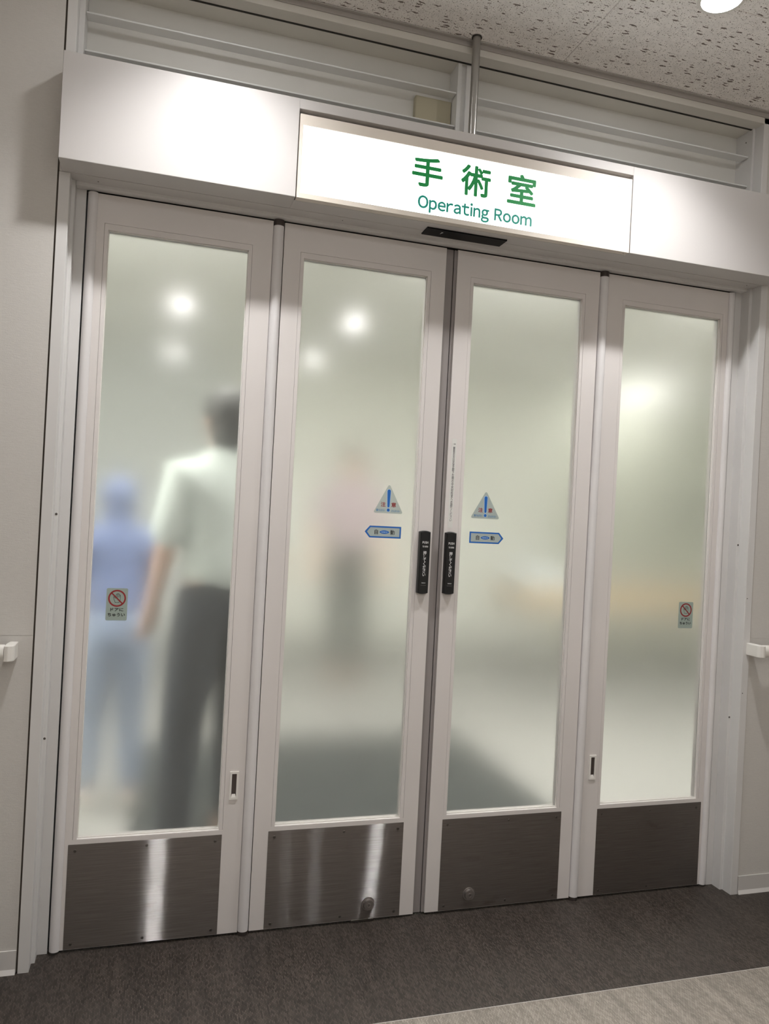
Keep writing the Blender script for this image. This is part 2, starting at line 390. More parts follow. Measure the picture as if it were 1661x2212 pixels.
# ------------------------------------------------------------------ shell
def shell():
    XL, XR, YB = -4.2, 4.2, -6.6
    # floor
    f = empty('floor', (0, 0, 0), kind='structure')
    obj('floor_slab', box(new(), XL - .1, XR + .1, YB - .1, 7.1, -0.12, -0.004), M['gap'], f)
    obj('vinyl_sheet', box(new(), XL, XR, -0.4545, 0.06, -0.004, 0), M['floor_dark'], f, label='dark brown woven vinyl strip along the doors')
    obj('vinyl_sheet', box(new(), XL, XR, YB, -0.4565, -0.004, 0), M['floor_light'], f, label='beige woven vinyl of the corridor')
    obj('joint_strip', box(new(), XL, XR, -0.4565, -0.4545, -0.004, 0.0003), M['moulding'], f)
    obj('room_vinyl', box(new(), -3.5, 5.6, 0.06, 5.2, -0.004, 0), M['r_floor'], f, label='pale floor of the room behind the doors')
    # walls either side of the doorway (wallpaper seam at handrail height)
    for nm, x0, x1, bx in (('wall_left', XL, -1.117, -1.117), ('wall_right', 1.1165, XR, 1.1165)):
        wl = empty(nm, ((x0 + x1) / 2, -0.07, 0), kind='structure')
        obj('wallpaper_panel', box(new(), x0, x1, -0.07, 0.12, 0, 0.8655), M['wall'], wl)
        obj('wallpaper_panel', box(new(), x0, x1, -0.0704, 0.12, 0.8657, CZ), M['wall'], wl)
    bb = new()
    for nm, x0, x1 in (('baseboard_left', XL, -1.1175), ('baseboard_right', 1.1170, XR)):
        b = new()
        # coved vinyl skirting: upright with a small toe
        pts = [(-0.0705, 0.0595), (-0.0735, 0.0590), (-0.0742, 0.012), (-0.0790, 0.0022), (-0.0800, 0.0), (-0.0705, 0.0)]
        a = [b.verts.new((x0, y, z)) for y, z in pts]; c = [b.verts.new((x1, y, z)) for y, z in pts]
        b.faces.new(a); b.faces.new(c[::-1])
        for i in range(len(pts)): b.faces.new((a[i], c[i], c[(i + 1) % len(pts)], a[(i + 1) % len(pts)]))
        bmesh.ops.recalc_face_normals(b, faces=b.faces)
        obj(nm, b, M['baseboard'], kind='structure')
    bb.free()
    # far walls of the corridor behind the viewer
    obj('wall_back', box(new(), XL - .1, XR + .1, YB - .1, YB, 0, CZ), M['wall'], kind='structure')
    obj('wall_far_left', box(new(), XL - .1, XL, YB, -0.07, 0, CZ), M['wall'], kind='structure')
    obj('wall_far_right', box(new(), XR, XR + .1, YB, -0.07, 0, CZ), M['wall'], kind='structure')
    # header over the doors
    obj('wall_header', box(new(), -1.117, 1.114, 0.047, 0.12, 2.03, CZ), M['recess'], kind='structure')
    # ceiling
    c = empty('ceiling', (0, -3, CZ), kind='structure')
    obj('ceiling_backing', box(new(), XL - .1, XR + .1, YB - .1, 0.12, CZ + 0.012, CZ + 0.06), M['gap'], c)
    xs = [XL] + [0.298 + 0.91 * k for k in range(-4, 5)] + [XR]
    ys = [-0.079, -0.468] + [-0.468 - 0.455 * k for k in range(1, 14)] + [YB]
    cache = {}
    for i in range(len(xs) - 1):
        for j in range(len(ys) - 1):
            x0, x1, y1, y0 = xs[i], xs[i + 1], ys[j], ys[j + 1]
            if x1 - x0 < 0.02 or y1 - y0 < 0.02: continue
            key = (round(x1 - x0, 3), round(y1 - y0, 3))
            if key not in cache:
                a, b2 = key[0] / 2 - 0.0008, key[1] / 2 - 0.0008
                bm = box(new(), -a, a, -b2, b2, 0, 0.012, 0.0012)
                me = bpy.data.meshes.new('ceiling_tile'); bm.to_mesh(me); bm.free(); me.materials.append(M['tile']); cache[key] = me
            o = bpy.data.objects.new('ceiling_tile', cache[key]); COL.objects.link(o)
            o.parent = c; o.location = Vector(((x0 + x1) / 2, (y0 + y1) / 2, CZ)) - c.location
shell()

# ------------------------------------------------------------------ door frame, transom
def frame_and_transom():
    # side casings up to the cover
    for nm, s in (('trim_1', -1), ('trim_2', 1)):
        t = empty(nm, (s * 1.09, -0.03, 0), kind='structure')
        pts = [(1.112, -0.075), (1.0865, -0.075), (1.0855, -0.074), (1.0855, -0.036), (1.0845, -0.035), (1.0775, -0.035), (1.0765, -0.034),
               (1.0765, 0.004), (1.0515, 0.004), (1.0515, 0.040), (1.030, 0.040), (1.030, 0.050), (1.112, 0.050)]
        if s > 0: pts = [(x + (0.002 if x > 1.08 else 0), y) for x, y in pts]
        obj('casing', vprism(new(), [(s * x, y) for x, y in pts], 0, 2.0565), M['casing'], t)
        obj('joint_line', box(new(), *((-1.1170, -1.1121) if s < 0 else (1.1141, 1.1165)), -0.0660, 0.05, 0, CZ - 0.001), M['joint'], t)
        for x, y, z, big in ([(1.0810, -0.0352, 1.178, 1), (1.0810, -0.0352, 0.589, 1)] + ([(1.0945, -0.0752, 1.00, 0), (1.0945, -0.0752, 0.68, 0)] if s > 0 else [])):
            r = 0.0034 if big else 0.0018
            obj('screw', cyl(new(), (s * x, y - 0.0008, z), 'y', r * 0.8, r, 0.0012, 12), M['screw'], t)
    # casing of the transom (the part above the cover)
    T = empty('trim_3', (0, -0.03, 2.33), kind='structure')
    L0, L1, L2 = -1.112, -1.088, -1.074
    R0, R1, R2 = 1.089, 1.066, 1.057
    obj('side_casing', box(new(), L0, L1, -0.075, 0.047, 2.0575, 2.62, 0.001), M['casing'], T)
    obj('side_casing', box(new(), R1, R0, -0.075, 0.047, 2.0575, 2.62, 0.001), M['casing'], T)
    obj('wall_filler', box(new(), R0 + 0.002, 1.1140, -0.0700, 0.047, 2.0575, CZ - 0.001), M['wall'], T)
    obj('joint_line', box(new(), R0, R0 + 0.002, -0.071, 0.047, 2.0575, CZ - 0.001), M['joint'], T)
    obj('inner_casing', box(new(), L1, L2, -0.035, 0.047, 2.0575, 2.603, 0.0006), M['casing'], T)
    obj('inner_casing', box(new(), R2, R1, -0.035, 0.047, 2.0575, 2.603, 0.0006), M['casing'], T)
    obj('head_casing', box(new(), L0, R0, -0.075, 0.047, 2.600, 2.6205, 0.001), M['trim'], T)
    obj('head_casing', box(new(), L1, R1, -0.035, 0.047, 2.603, 2.636, 0.0006), M['trim'], T)
    obj('head_casing', box(new(), L2, R2, -0.030, -0.024, 2.598, 2.603), M['gap'], T)
    obj('ceiling_moulding', box(new(), -4.19, 4.19, -0.0785, -0.066, 2.6205, CZ - 0.0005, 0.001), M['moulding'], T)
    obj('ceiling_moulding', box(new(), -4.19, 4.19, -0.0900, -0.0785, 2.633, CZ - 0.0005, 0.0008), M['moulding'], T)
    obj('back_panel', box(new(), L2, R2, 0.043, 0.047, 2.0575, 2.603), M['recess'], T)
    # mullion: three strips with a groove
    m = new(); box(m, -0.020, -0.008, -0.022, 0.043, 2.06, 2.602, 0.0006); box(m, 0.008, 0.0225, -0.022, 0.043, 2.06, 2.602, 0.0006); box(m, -0.008, 0.008, -0.012, 0.043, 2.06, 2.602)
    obj('mullion', m, M['fin'], T)
    # horizontal fins of both bays
    for x0, x1 in ((L2, -0.0205), (0.023, R2)):
        for z in (2.5105, 2.410):
            fb = box(new(), x0 + 0.001, x1 - 0.001, -0.020, 0.018, z - 0.0045, z, 0.0008)
            obj('fin', fb, M['fin'], T)
    obj('screw', cyl(new(), (R2 - 0.0015, -0.004, 2.565), 'x', 0.002, 0.002, 0.0015, 10), M['screw'], T)
    # small beige junction box behind the fins
    J = empty('junction_box', (-0.078, 0.03, 2.42), 'small khaki junction box in the transom beside the centre mullion', 'box')
    obj('box_body', box(new(), -0.137, -0.021, 0.020, 0.0425, 2.4105, 2.500, 0.002, 2), M['beige_box'], J)
    obj('box_lid', box(new(), -0.1355, -0.0225, 0.0185, 0.0200, 2.412, 2.4985, 0.0006), M['beige_box'], J)
    # door head
    H = empty('trim_4', (0, 0, 2.05), kind='structure')
    obj('head_soffit', box(new(), -1.1115, 1.1135, -0.0745, -0.026, 2.0572, 2.064), M['fascia'], H)
    obj('head_band', box(new(), -1.076, 1.076, -0.026, 0.004, 2.0485, 2.064, 0.0006), M['casing'], H)
    obj('door_track', box(new(), -1.05, 1.05, 0.004, 0.047, 2.050, 2.064), M['gap'], H)
    obj('door_stop', box(new(), -1.03, 1.03, 0.040, 0.047, 2.028, 2.052), M['gap'], H)  # unseen dark strip added to keep room light out of the top gap
    obj('screw', cyl(new(), (-1.02, -0.045, 2.0565), 'z', 0.0018, 0.0018, 0.001, 10), M['screw'], H)
    obj('screw', cyl(new(), (-0.36, -0.05, 2.0565), 'z', 0.0014, 0.0014, 0.001, 10), M['screw'], H)
    obj('screw', cyl(new(), (1.045, -0.055, 2.0565), 'z', 0.0018, 0.0018, 0.001, 10), M['screw'], H)
frame_and_transom()

# ------------------------------------------------------------------ door operator cover, sign, sensor
def cover():
    F = empty('door_operator_cover', (0, -0.11, 2.057), 'long white rectangular cover above the folding doors, lit sign set in its middle', 'cover')
    Y0, Y1, Z0, Z1, X = -0.160, -0.0755, 2.0575, 2.3222, 1.1055
    obj('side_panel', box(new(), -X, -0.5165, Y0, Y1, Z0, Z1, 0.0012, 2), M['fascia'], F)
    obj('side_panel', box(new(), 0.5165, X, Y0, Y1, Z0, Z1, 0.0012, 2), M['fascia'], F)
    obj('top_strip', box(new(), -0.5166, 0.5166, Y0, Y1, 2.2950, Z1, 0.0008), M['fascia'], F)
    obj('back_plate', box(new(), -0.5164, 0.5164, -0.120, Y1, 2.0580, 2.2950), M['fascia'], F)
    obj('bottom_plate', box(new(), -0.5164, 0.5164, -0.1365, Y1, 2.0575, 2.0590), M['fascia'], F)
    s = empty('illuminated_sign', (0, -0.14, 2.058), 'white backlit Operating Room sign with green lettering in the door cover', 'sign')
    a, z0, z1 = 0.5135, 2.0578, 2.2822
    ia, iz0, iz1 = 0.5045, 2.0712, 2.2540
    obj('sign_frame', ring(new(), rect(-a, a, z0, z1), rect(-ia, ia, iz0, iz1), -0.1600, -0.1375), M['sign_frame'], s)
    obj('sign_case', box(new(), -a + .001, a - .001, -0.1375, -0.1215, z0 + .001, z1 - .001), M['sign_frame'], s)
    obj('light_panel', box(new(), -ia, ia, -0.1572, -0.1376, iz0, iz1), M['sign_face'], s)
    obj('case_screw', cyl(new(), (0.500, -0.150, 2.0568), 'z', 0.0018, 0.0018, 0.0012, 10), M['chrome'], s)
    y = -0.1578
    for ch, x in (('手', -0.1465), ('術', 0.0010), ('室', 0.1465)):
        text('lettering', ch, M['green'], s, x, 2.1895 if ch != '室' else 2.1892, y, h=0.0845 if ch != '手' else 0.081, bold=0.022, wid=0.0885, label='green kanji ' + ch)
    latin('lettering', 'Operating Room', M['teal'], s, 0.0060, 2.1060, y, 0.352, 0.0355, bold=0.026, label='dark green words Operating Room')
    se = empty('motion_sensor', (0.005, -0.08, 2.052), 'flat black motion sensor strip under the door cover below the sign', 'sensor')
    pts = [(-0.121, -0.107), (0.131, -0.107), (0.131, -0.0525), (-0.121, -0.0525)]
    obj('sensor_window', vprism(new(), pts, 2.0535, 2.0573), M['black_gloss'], se)
    obj('arrow_mark', vprism(new(), [(-0.072, -0.078), (-0.0705, -0.078), (-0.068, -0.088), (-0.0665, -0.086), (-0.0665, -0.092), (-0.073, -0.090), (-0.070, -0.0885)], 2.0532, 2.0536), M['st_white'], se)
cover()

def pipe():
    P = empty('ceiling_pipe', (0.002, -0.105, 2.33), 'thin vertical grey steel conduit pipe from ceiling to door cover', 'pipe')
    obj('pipe_tube', cyl(new(), (0.002, -0.105, 2.3222), 'z', 0.0118, 0.0118, CZ - 2.3222, 28), M['pipe'], P, smooth=True)
    b = new(); cyl(b, (0.002, -0.105, CZ - 0.005), 'z', 0.0155, 0.014, 0.005, 28)
    obj('rubber_collar', b, M['rubber_dark'], P, smooth=True)
    obj('ceiling_plate', cyl(new(), (0.002, -0.105, CZ - 0.0016), 'z', 0.021, 0.022, 0.0016, 32), M['tile'], P, smooth=True)
pipe()

# ------------------------------------------------------------------ doors
DT, DB = 2.0435, 0.007
def kick(parent, x0, x1, scr):
    k = obj('kick_plate', box(new(), x0, x1, -0.0013, 0.0, DB + 0.001, 0.2905, 0.0004), M['steel'], parent, label='brushed stainless steel kick plate')
    for x, z in scr:
        obj('screw', cyl(new(), (x, -0.0022, z), 'y', 0.0032, 0.0042, 0.0010, 12), M['screw'], k)
def leaf(parent, x0, x1, g0, g1, gz0=0.3035, gz1=1.9500):
    """hollow-metal leaf x0..x1 with a glazed opening g0..g1"""
    sd, tp = 0.0105, 0.0165
    obj('leaf_frame', ring(new(), rect(x0, x1, DB, DT), rect(g0 - sd, g1 + sd, gz0 - 0.001, gz1 + tp), 0.0, 0.035), M['door'], parent)
    e = 0.0006
    bo = rect(g0 - sd + e, g1 + sd - e, gz0 - 0.001, gz1 + tp - e)
    obj('glazing_bead', ring(new(), bo, rect(g0, g1, gz0, gz1), 0.0004, 0.0100), M['door'], parent)
    obj('glazing_bead', ring(new(), rect(g0 - sd, g1 + sd, gz0 - 0.001, gz1 + tp), rect(g0 + 0.001, g1 - 0.001, gz0 + 0.0012, gz1 - 0.001), 0.0155, 0.030), M['rubber'], parent)
    gp = obj('glass_pane', box(new(), g0 - 0.004, g1 + 0.004, 0.0102, 0.0152, gz0 - 0.0005, gz1 + 0.004), [M['glass'], M['glass_back']], parent, label='frosted glass pane')
    for p in gp.data.polygons: p.material_index = 0 if p.normal.y < -0.5 else 1
    gb = new()
    box(gb, g0 - .0002, g0 + .0022, 0.0085, 0.0101, gz0, gz1); box(gb, g1 - .0022, g1 + .0002, 0.0085, 0.0101, gz0, gz1)
    box(gb, g0, g1, 0.0075, 0.0101, gz0, gz0 + 0.0035); box(gb, g0, g1, 0.0085, 0.0101, gz1 - 0.0022, gz1)
    obj('glazing_gasket', gb, M['white'], parent)
def post(parent, x, yc, r=0.0152):
    b = cyl(new(), (x, yc, 0.011), 'z', r, r, 2.030 - 0.011, 32); o = obj('hinge_post', b, M['post'], parent, smooth=True)
    return o
def lever(parent, x, z0=0.3890, z1=0.4685, w=0.0245):
    p = ring(new(), rect(x - w / 2, x + w / 2, z0, z1), rect(x - w / 2 + .0055, x + w / 2 - .0055, z0 + .0065, z1 - .0065), -0.0032, 0.0002)
    o = obj('flush_pull', p, M['white'], parent, label='small recessed white flush pull')
    c = new(); xa, xb, za, zb = x - w / 2 + .0055, x + w / 2 - .0055, z0 + .0065, z1 - .0065
    vs = [c.verts.new(q) for q in ((xa, -0.0005, za), (xb, -0.0005, za), (xb, -0.0005, zb), (xa, -0.0005, zb))]
    c.faces.new(vs)
    obj('pull_recess', c, M['cap'], o)
    d = new(); vs = [d.verts.new(q) for q in ((xa, -0.003, za), (xb, -0.003, za), (xb - .002, -0.0008, za + .009), (xa + .002, -0.0008, za + .009))]; d.faces.new(vs)
    obj('pull_lip', d, M['white'], o)
def lock(parent, x, z):
    b = new()
    cyl(b, (x, -0.0035, z), 'y', 0.0195, 0.0205, 0.0035, 36); cyl(b, (x, -0.0115, z), 'y', 0.0150, 0.0165, 0.008, 36)
    o = obj('lock_cylinder', b, M['chrome'], parent, smooth=True, label='round chrome key lock')
    obj('lock_core', ring(new(), disc(x, z, 0.0062), disc(x, z, 0.0050), -0.0130, -0.0115), M['chrome'], o)
    b = new(); prism(b, disc(x, z + 0.0012, 0.0013, 12), -0.01195, -0.0113); prism(b, rect(x - 0.0006, x + 0.0006, z - 0.0040, z + 0.001), -0.0120, -0.0113)
    obj('keyhole', b, M['st_black'], o)
def push_switch(parent, x):
    """black push-to-open plate, slightly bowed, with printed face"""
    hw, z0, z1 = 0.0172, 0.9890, 1.1745
    n = 8; outer = []
    for i in range(n + 1): t = -1 + 2 * i / n; outer.append((x + hw * t, z0 - 0.0035 * (1 - t * t)))
    for i in range(n + 1): t = 1 - 2 * i / n; outer.append((x + hw * t, z1 + 0.0035 * (1 - t * t)))
    cx, cz = x, (z0 + z1) / 2
    b = new()
    layers = [(0.0, 1.0, 1.0), (-0.0105, 1.0, 1.0), (-0.0155, 0.93, 0.990), (-0.0172, 0.80, 0.975)]
    rows = [[b.verts.new((cx + (px - cx) * sx, y, cz + (pz - cz) * sz)) for px, pz in outer] for y, sx, sz in layers]
    for r0, r1 in zip(rows, rows[1:]):
        for i in range(len(outer)):
            j = (i + 1) % len(outer); b.faces.new((r0[i], r0[j], r1[j], r1[i]))
    b.faces.new(rows[0]); b.faces.new(rows[-1][::-1]); bmesh.ops.recalc_face_normals(b, faces=b.faces)
    o = obj('push_plate', b, M['black'], parent, smooth=True, label='black push-to-open touch switch')
    y = -0.01745
    latin('switch_lettering', 'PUSH', M['st_white'], o, x, 1.1425, y, 0.0185, 0.0066, bold=0.02)
    latin('switch_lettering', 'TO OPEN', M['st_white'], o, x, 1.1300, y, 0.0175, 0.0048, bold=0.02)
    text('switch_lettering', '\n'.join('押してください'), M['st_white'], o, x - 0.0003, 1.0785, y, h=0.0760, wid=0.0100, bold=0.012, line=0.84)
    latin('switch_lettering', '(NABCO)', M['st_white'], o, x, 1.0200, y, 0.0120, 0.0028, bold=0.02)
    obj('switch_line', box(new(), x - 0.0085, x + 0.0085, y, y + 0.0003, 1.0125, 1.0130), M['rubber'], o)

def doors():
    lab = {1: 'outermost left door leaf, frosted pane with people showing through', 2: 'left door leaf next to the centre gap, with steel kick plate and lock',
           3: 'right door leaf next to the centre gap, with vertical paper strip', 4: 'outermost right door leaf, narrowest in view, beside the right casing'}
    for n, s in ((1, -1), (4, 1)):
        D = empty('door_%d' % n, (s * 0.79, 0.017, 0), lab[n], 'door', kind='structure')
        xs = sorted((s * 0.5495, s * 1.0215)); gs = sorted((s * 0.6155, s * 0.9915))
        leaf(D, xs[0], xs[1], gs[0], gs[1])
        # bullnose pivot edge
        p = vprism(new(), [(s * 1.0215, 0.034)] + [(s * (1.0335 + 0.0140 * math.sin(a)), 0.006 - 0.0150 * math.cos(a)) for a in [math.radians(q) for q in range(-58, 91, 12)]] + [(s * 1.0475, 0.034)], DB, DT)
        obj('pivot_edge', p, M['post'], D, smooth=True)
        obj('pivot_gap', box(new(), s * 1.0477, s * 1.0513, 0.012, 0.034, DB, DT), M['st_black'], D)  # black strip stands in for the shade inside the pivot gap
        obj('pivot_foot', cyl(new(), (s * 1.034, 0.008, 0.0), 'z', 0.0135, 0.0135, 0.007, 20), M['rubber_dark'], D)
        P = post(D, s * 0.5335, 0.0035)
        obj('post_cap', cyl(new(), (s * 0.5335, 0.0035, 2.030), 'z', 0.0157, 0.0157, 0.017, 28), M['cap'], P, smooth=True)
        obj('post_cap', cyl(new(), (s * 0.5335, 0.0035, 0.0), 'z', 0.0157, 0.0157, 0.011, 28), M['cap'], P, smooth=True)
        obj('post_gap', box(new(), s * 0.5167, s * 0.5493, 0.006, 0.030, DB, DT), M['st_black'], P)  # black filler behind the post, gap shade put into its colour
        k0, k1 = sorted((s * 0.6060, s * 1.0120))
        xm = (k0 + k1) / 2
        kick(D, k0, k1, [(k0 + .018, 0.273), (k1 - .018, 0.273), (xm, 0.2745), (k0 + .018, 0.022), (k1 - .018, 0.022), (xm, 0.020)])
        lever(D, s * 0.5795)
    for n, s in ((2, -1), (3, 1)):
        D = empty('door_%d' % n, (s * 0.26, 0.017, 0), lab[n], 'door', kind='structure')
        xs = sorted((s * 0.0188, s * 0.5165)); gs = sorted((s * 0.0755, s * 0.4565))
        leaf(D, xs[0], xs[1], gs[0], gs[1])
        if s < 0: obj('edge_seal', box(new(), -0.0188, 0.0068, 0.0065, 0.028, DB, DT, 0.001), M['rubber'], D)
        else: obj('edge_seal', box(new(), 0.0090, 0.0188, 0.0050, 0.028, DB, DT, 0.001), M['rubber'], D)
        k0, k1 = sorted((s * 0.0630, s * 0.4740)); xm = (k0 + k1) / 2
        kick(D, k0, k1, [(k0 + .018, 0.273), (k1 - .018, 0.273), (xm + .02, 0.2745), (k0 + .018, 0.022), (k1 - .018, 0.022), (xm + .02, 0.022)])
        lock(D, s * 0.163, 0.0525)
        push_switch(D, -0.0455 if s < 0 else 0.0390)
        if s < 0: obj('floor_guide', box(new(), -0.215, -0.145, -0.004, 0.002, 0.001, 0.009, 0.001), M['screw'], D)
        obj('post_bridge', box(new(), xs[0] + .002, xs[1] - .002, 0.030, 0.034, DT, DT + 0.006), M['gap'], D)
    obj('centre_gap', box(new(), 0.0068, 0.0090, 0.020, 0.024, DB, DT), M['st_black'], bpy.data.objects['door_3'])  # black strip standing for the shade between the two seals
doors()

# ------------------------------------------------------------------ stickers and paper strip
YS = 0.0102
def caution(x0, x1, zt, zb, label, dull):
    (a, t), (b, _), (_, u) = G(x0, zt, YS), G(x1, zt, YS), G(x0, zb, YS)
    cx, W, H = (a + b) / 2, b - a, t - u
    r = 0.0042; c = [(a + r * 1.5, u + r), (b - r * 1.5, u + r), (cx, t - r * 1.6)]
    def tri(dr):
        p = []
        ang = [(150, 270), (270, 390), (30, 150)]
        for (px, pz), (s0, s1) in zip(c, ang):
            for i in range(7):
                q = math.radians(s0 + (s1 - s0) * i / 6); p.append((px + (r + dr) * math.cos(q), pz + (r + dr) * math.sin(q)))
        return p
    s = empty('caution_sticker', (cx, YS, u), label, 'sticker')
    obj('sticker_film', prism(new(), tri(0), YS - 0.00035, YS), M['st_grey'] if not dull else M['st_pale'], s)
    zc = u
    # exclamation mark: tapered bar with round ends, and dot
    def bar(dr, y):
        top, bot, rt, rb = t - 0.0205, u + 0.0215, 0.0052 + dr, 0.0034 + dr
        p = [(cx + rt * math.cos(q), top + rt * math.sin(q)) for q in [math.radians(k) for k in range(0, 181, 20)]]
        p += [(cx + rb * math.cos(q), bot + rb * math.sin(q)) for q in [math.radians(k) for k in range(180, 361, 20)]]
        return prism(new(), p, y - 0.0002, y)
    obj('mark_outline', bar(0.0012, YS - 0.0004), M['st_lblue'], s)
    obj('exclamation_mark', bar(0, YS - 0.0006), M['st_blue'], s)
    obj('dot_outline', prism(new(), disc(cx, u + 0.0100, 0.0058), YS - 0.0006, YS - 0.0004), M['st_lblue'], s)
    obj('exclamation_dot', prism(new(), disc(cx, u + 0.0100, 0.0047), YS - 0.0008, YS - 0.0006), M['st_blue'], s)
    for ch, dx in (('注', -0.0165), ('意', 0.0165)):
        text('sticker_lettering', ch, M['st_red'], s, cx + dx, u + 0.0265, YS - 0.0005, h=0.0138, wid=0.0148, bold=0.020)
    text('sticker_lettering', '駆け込まない', M['sky_ink'], s, cx - 0.0235, u + 0.0090, YS - 0.0005, h=0.0072, wid=0.0275, bold=0.012)
    text('sticker_lettering', '立ち止まらない', M['sky_ink'], s, cx + 0.0235, u + 0.0082, YS - 0.0005, h=0.0072, wid=0.0275, bold=0.012)
M['st_pale'] = mat('sticker_pale', (0.47, 0.53, 0.49), 0.45)
caution(-0.2095, -0.1170, 1.3115, 1.2245, 'triangular caution sticker on the left centre door glass, faint edges against bright glass', True)
caution(0.1045, 0.2020, 1.3085, 1.2235, 'triangular silver caution sticker on the right centre door glass, crisp outline', False)

def arrow(xa, xt, z0, z1, label):
    """auto-door arrow from its flat end xa to its tip xt"""
    (a, t), (b, u) = G(xa, z1, YS), G(xt, z0, YS)
    s = 1 if b > a else -1; zc = (t + u) / 2; hh = (t - u) / 2; L = abs(b - a)
    def shape(d):
        k = hh * 0.86
        return [(a + s * d, zc - hh + d), (a + s * (L - k) - s * d * 0.5, zc - hh + d), (b - s * d * 1.5, zc), (a + s * (L - k) - s * d * 0.5, zc + hh - d), (a + s * d, zc + hh - d)]
    o = empty('arrow_sticker', ((a + b) / 2, YS, u), label, 'sticker')
    obj('sticker_film', prism(new(), shape(0.001), YS - 0.0003, YS), M['st_grey'], o)
    obj('blue_border', ring(new(), shape(0), shape(0.0046), YS - 0.0005, YS - 0.0001), M['st_blue'], o)
    mx = a + s * L * 0.46; d = 0.0285
    cx = mx if s > 0 else mx
    el = [(cx + 0.0150 * math.cos(q), zc + 0.0052 * math.sin(q) * abs(math.sin(q)) ** 0.25) for q in [2 * math.pi * i / 40 for i in range(40)]]
    obj('maker_mark', prism(new(), el, YS - 0.0005, YS - 0.0003), M['st_blue'], o)
    latin('maker_lettering', 'NABCO', M['st_lblue'], o, cx, zc, YS - 0.0006, 0.0185, 0.0038, bold=0.02)
    text('sticker_lettering', '自', M['st_black'], o, cx - d + 0.003, zc, YS - 0.0005, h=0.0145, wid=0.0105, bold=0.012)
    text('sticker_lettering', '動', M['st_black'], o, cx + d - 0.003, zc, YS - 0.0005, h=0.0140, wid=0.0135, bold=0.010)
arrow(-0.1195, -0.2330, 1.1500, 1.1855, 'blue-bordered arrow sticker pointing left on the left centre door glass')
arrow(0.1040, 0.2190, 1.1460, 1.1815, 'blue-bordered arrow sticker pointing right on the right centre door glass')

def hand_sticker(x0, x1, z0, z1, label):
    (a, t), (b, u) = G(x0, z1, YS), G(x1, z0, YS)
    W = b - a; cx = (a + b) / 2
    o = empty('hand_warning_sticker', (cx, YS, u), label, 'sticker')
    obj('sticker_film', prism(new(), rrect(a, b, u, t, 0.004), YS - 0.0003, YS), M['st_hand'], o)
    zc = t - 0.0275; R = 0.0232
    obj('prohibition_ring', ring(new(), disc(cx, zc, R, 40), disc(cx, zc, R - 0.0042, 40), YS - 0.0006, YS - 0.0003), M['st_red'], o)
    q = math.radians(-45); ux, uz = math.cos(q), math.sin(q); L = R - 0.002; h = 0.0017
    obj('prohibition_bar', prism(new(), [(cx - ux * L + uz * h, zc - uz * L - ux * h), (cx + ux * L + uz * h, zc + uz * L - ux * h), (cx + ux * L - uz * h, zc + uz * L + ux * h), (cx - ux * L - uz * h, zc - uz * L + ux * h)], YS - 0.0007, YS - 0.0005), M['st_red'], o)
    # outlined open hand
    P = [(-5, -13), (5, -13), (8.5, -9), (9.5, -4), (9.5, 9), (8.3, 10.2), (6.8, 9), (6.6, 12), (5.4, 13), (4.0, 12), (3.5, 14), (2.2, 15), (0.8, 14), (0.4, 12), (-0.8, 13), (-2.4, 12.4), (-3, 11), (-3, 1), (-5.5, 0), (-8, 4.5), (-9.8, 5), (-10.4, 3), (-7.6, -6)]
    k = 0.0009; pts = [(cx + x * k, zc + z * k) for x, z in P]
    hb = new()
    def seg(p0, p1, w=0.0005):
        d = Vector((p1[0] - p0[0], p1[1] - p0[1])); 
        if d.length < 1e-6: return
        d.normalize(); n = Vector((-d.y, d.x)) * w; e = d * w * 0.6
        q = [(p0[0] - e.x + n.x, p0[1] - e.y + n.y), (p0[0] - e.x - n.x, p0[1] - e.y - n.y), (p1[0] + e.x - n.x, p1[1] + e.y - n.y), (p1[0] + e.x + n.x, p1[1] + e.y + n.y)]
        vs = [hb.verts.new((x, YS - 0.0005, z)) for x, z in q]; hb.faces.new(vs)
    for i in range(len(pts)): seg(pts[i], pts[(i + 1) % len(pts)])
    for x in (0.3, 3.6, 6.7): seg((cx + x * k, zc + 12 * k), (cx + x * k, zc + 3 * k))
    obj('hand_outline', hb, M['st_black'], o)
    text('sticker_lettering', 'ドアに', M['st_black'], o, cx + 0.001, t - 0.0585, YS - 0.0005, h=0.0085, wid=0.0330, bold=0.035)
    text('sticker_lettering', 'ちゅうい', M['st_black'], o, cx, t - 0.0725, YS - 0.0005, h=0.0090, wid=0.0440, bold=0.035)
M['st_hand'] = mat('sticker_pale_green', (0.33, 0.40, 0.36), 0.45)
hand_sticker(-0.9480, -0.8930, 0.8950, 0.9830, 'hand warning sticker with red prohibition ring on the far left glass pane')
hand_sticker(0.8825, 0.9395, 0.8868, 0.9760, 'hand warning sticker with red prohibition ring on the far right glass pane')

def strip():
    s = empty('paper_strip_notice', (0.0385, -0.0004, 1.19), 'narrow vertical paper strip of small black characters above the right push switch', 'notice')
    obj('strip_film', prism(new(), rect(0.0305, 0.0462, 1.1900, 1.4640), -0.0004, 0), M['paper'], s)
    body = '業者の方は右手廊下左側の中央材料室へお廻りください'
    text('strip_lettering', '\n'.join(body), M['st_ink'], s, 0.0384, 1.3250, -0.0006, h=0.2300, wid=0.0078, bold=0.0, line=0.86)
    text('strip_lettering', '→', M['st_ink'], s, 0.0384, 1.4480, -0.0006, h=0.0050, wid=0.0085, bold=0.004)
strip()

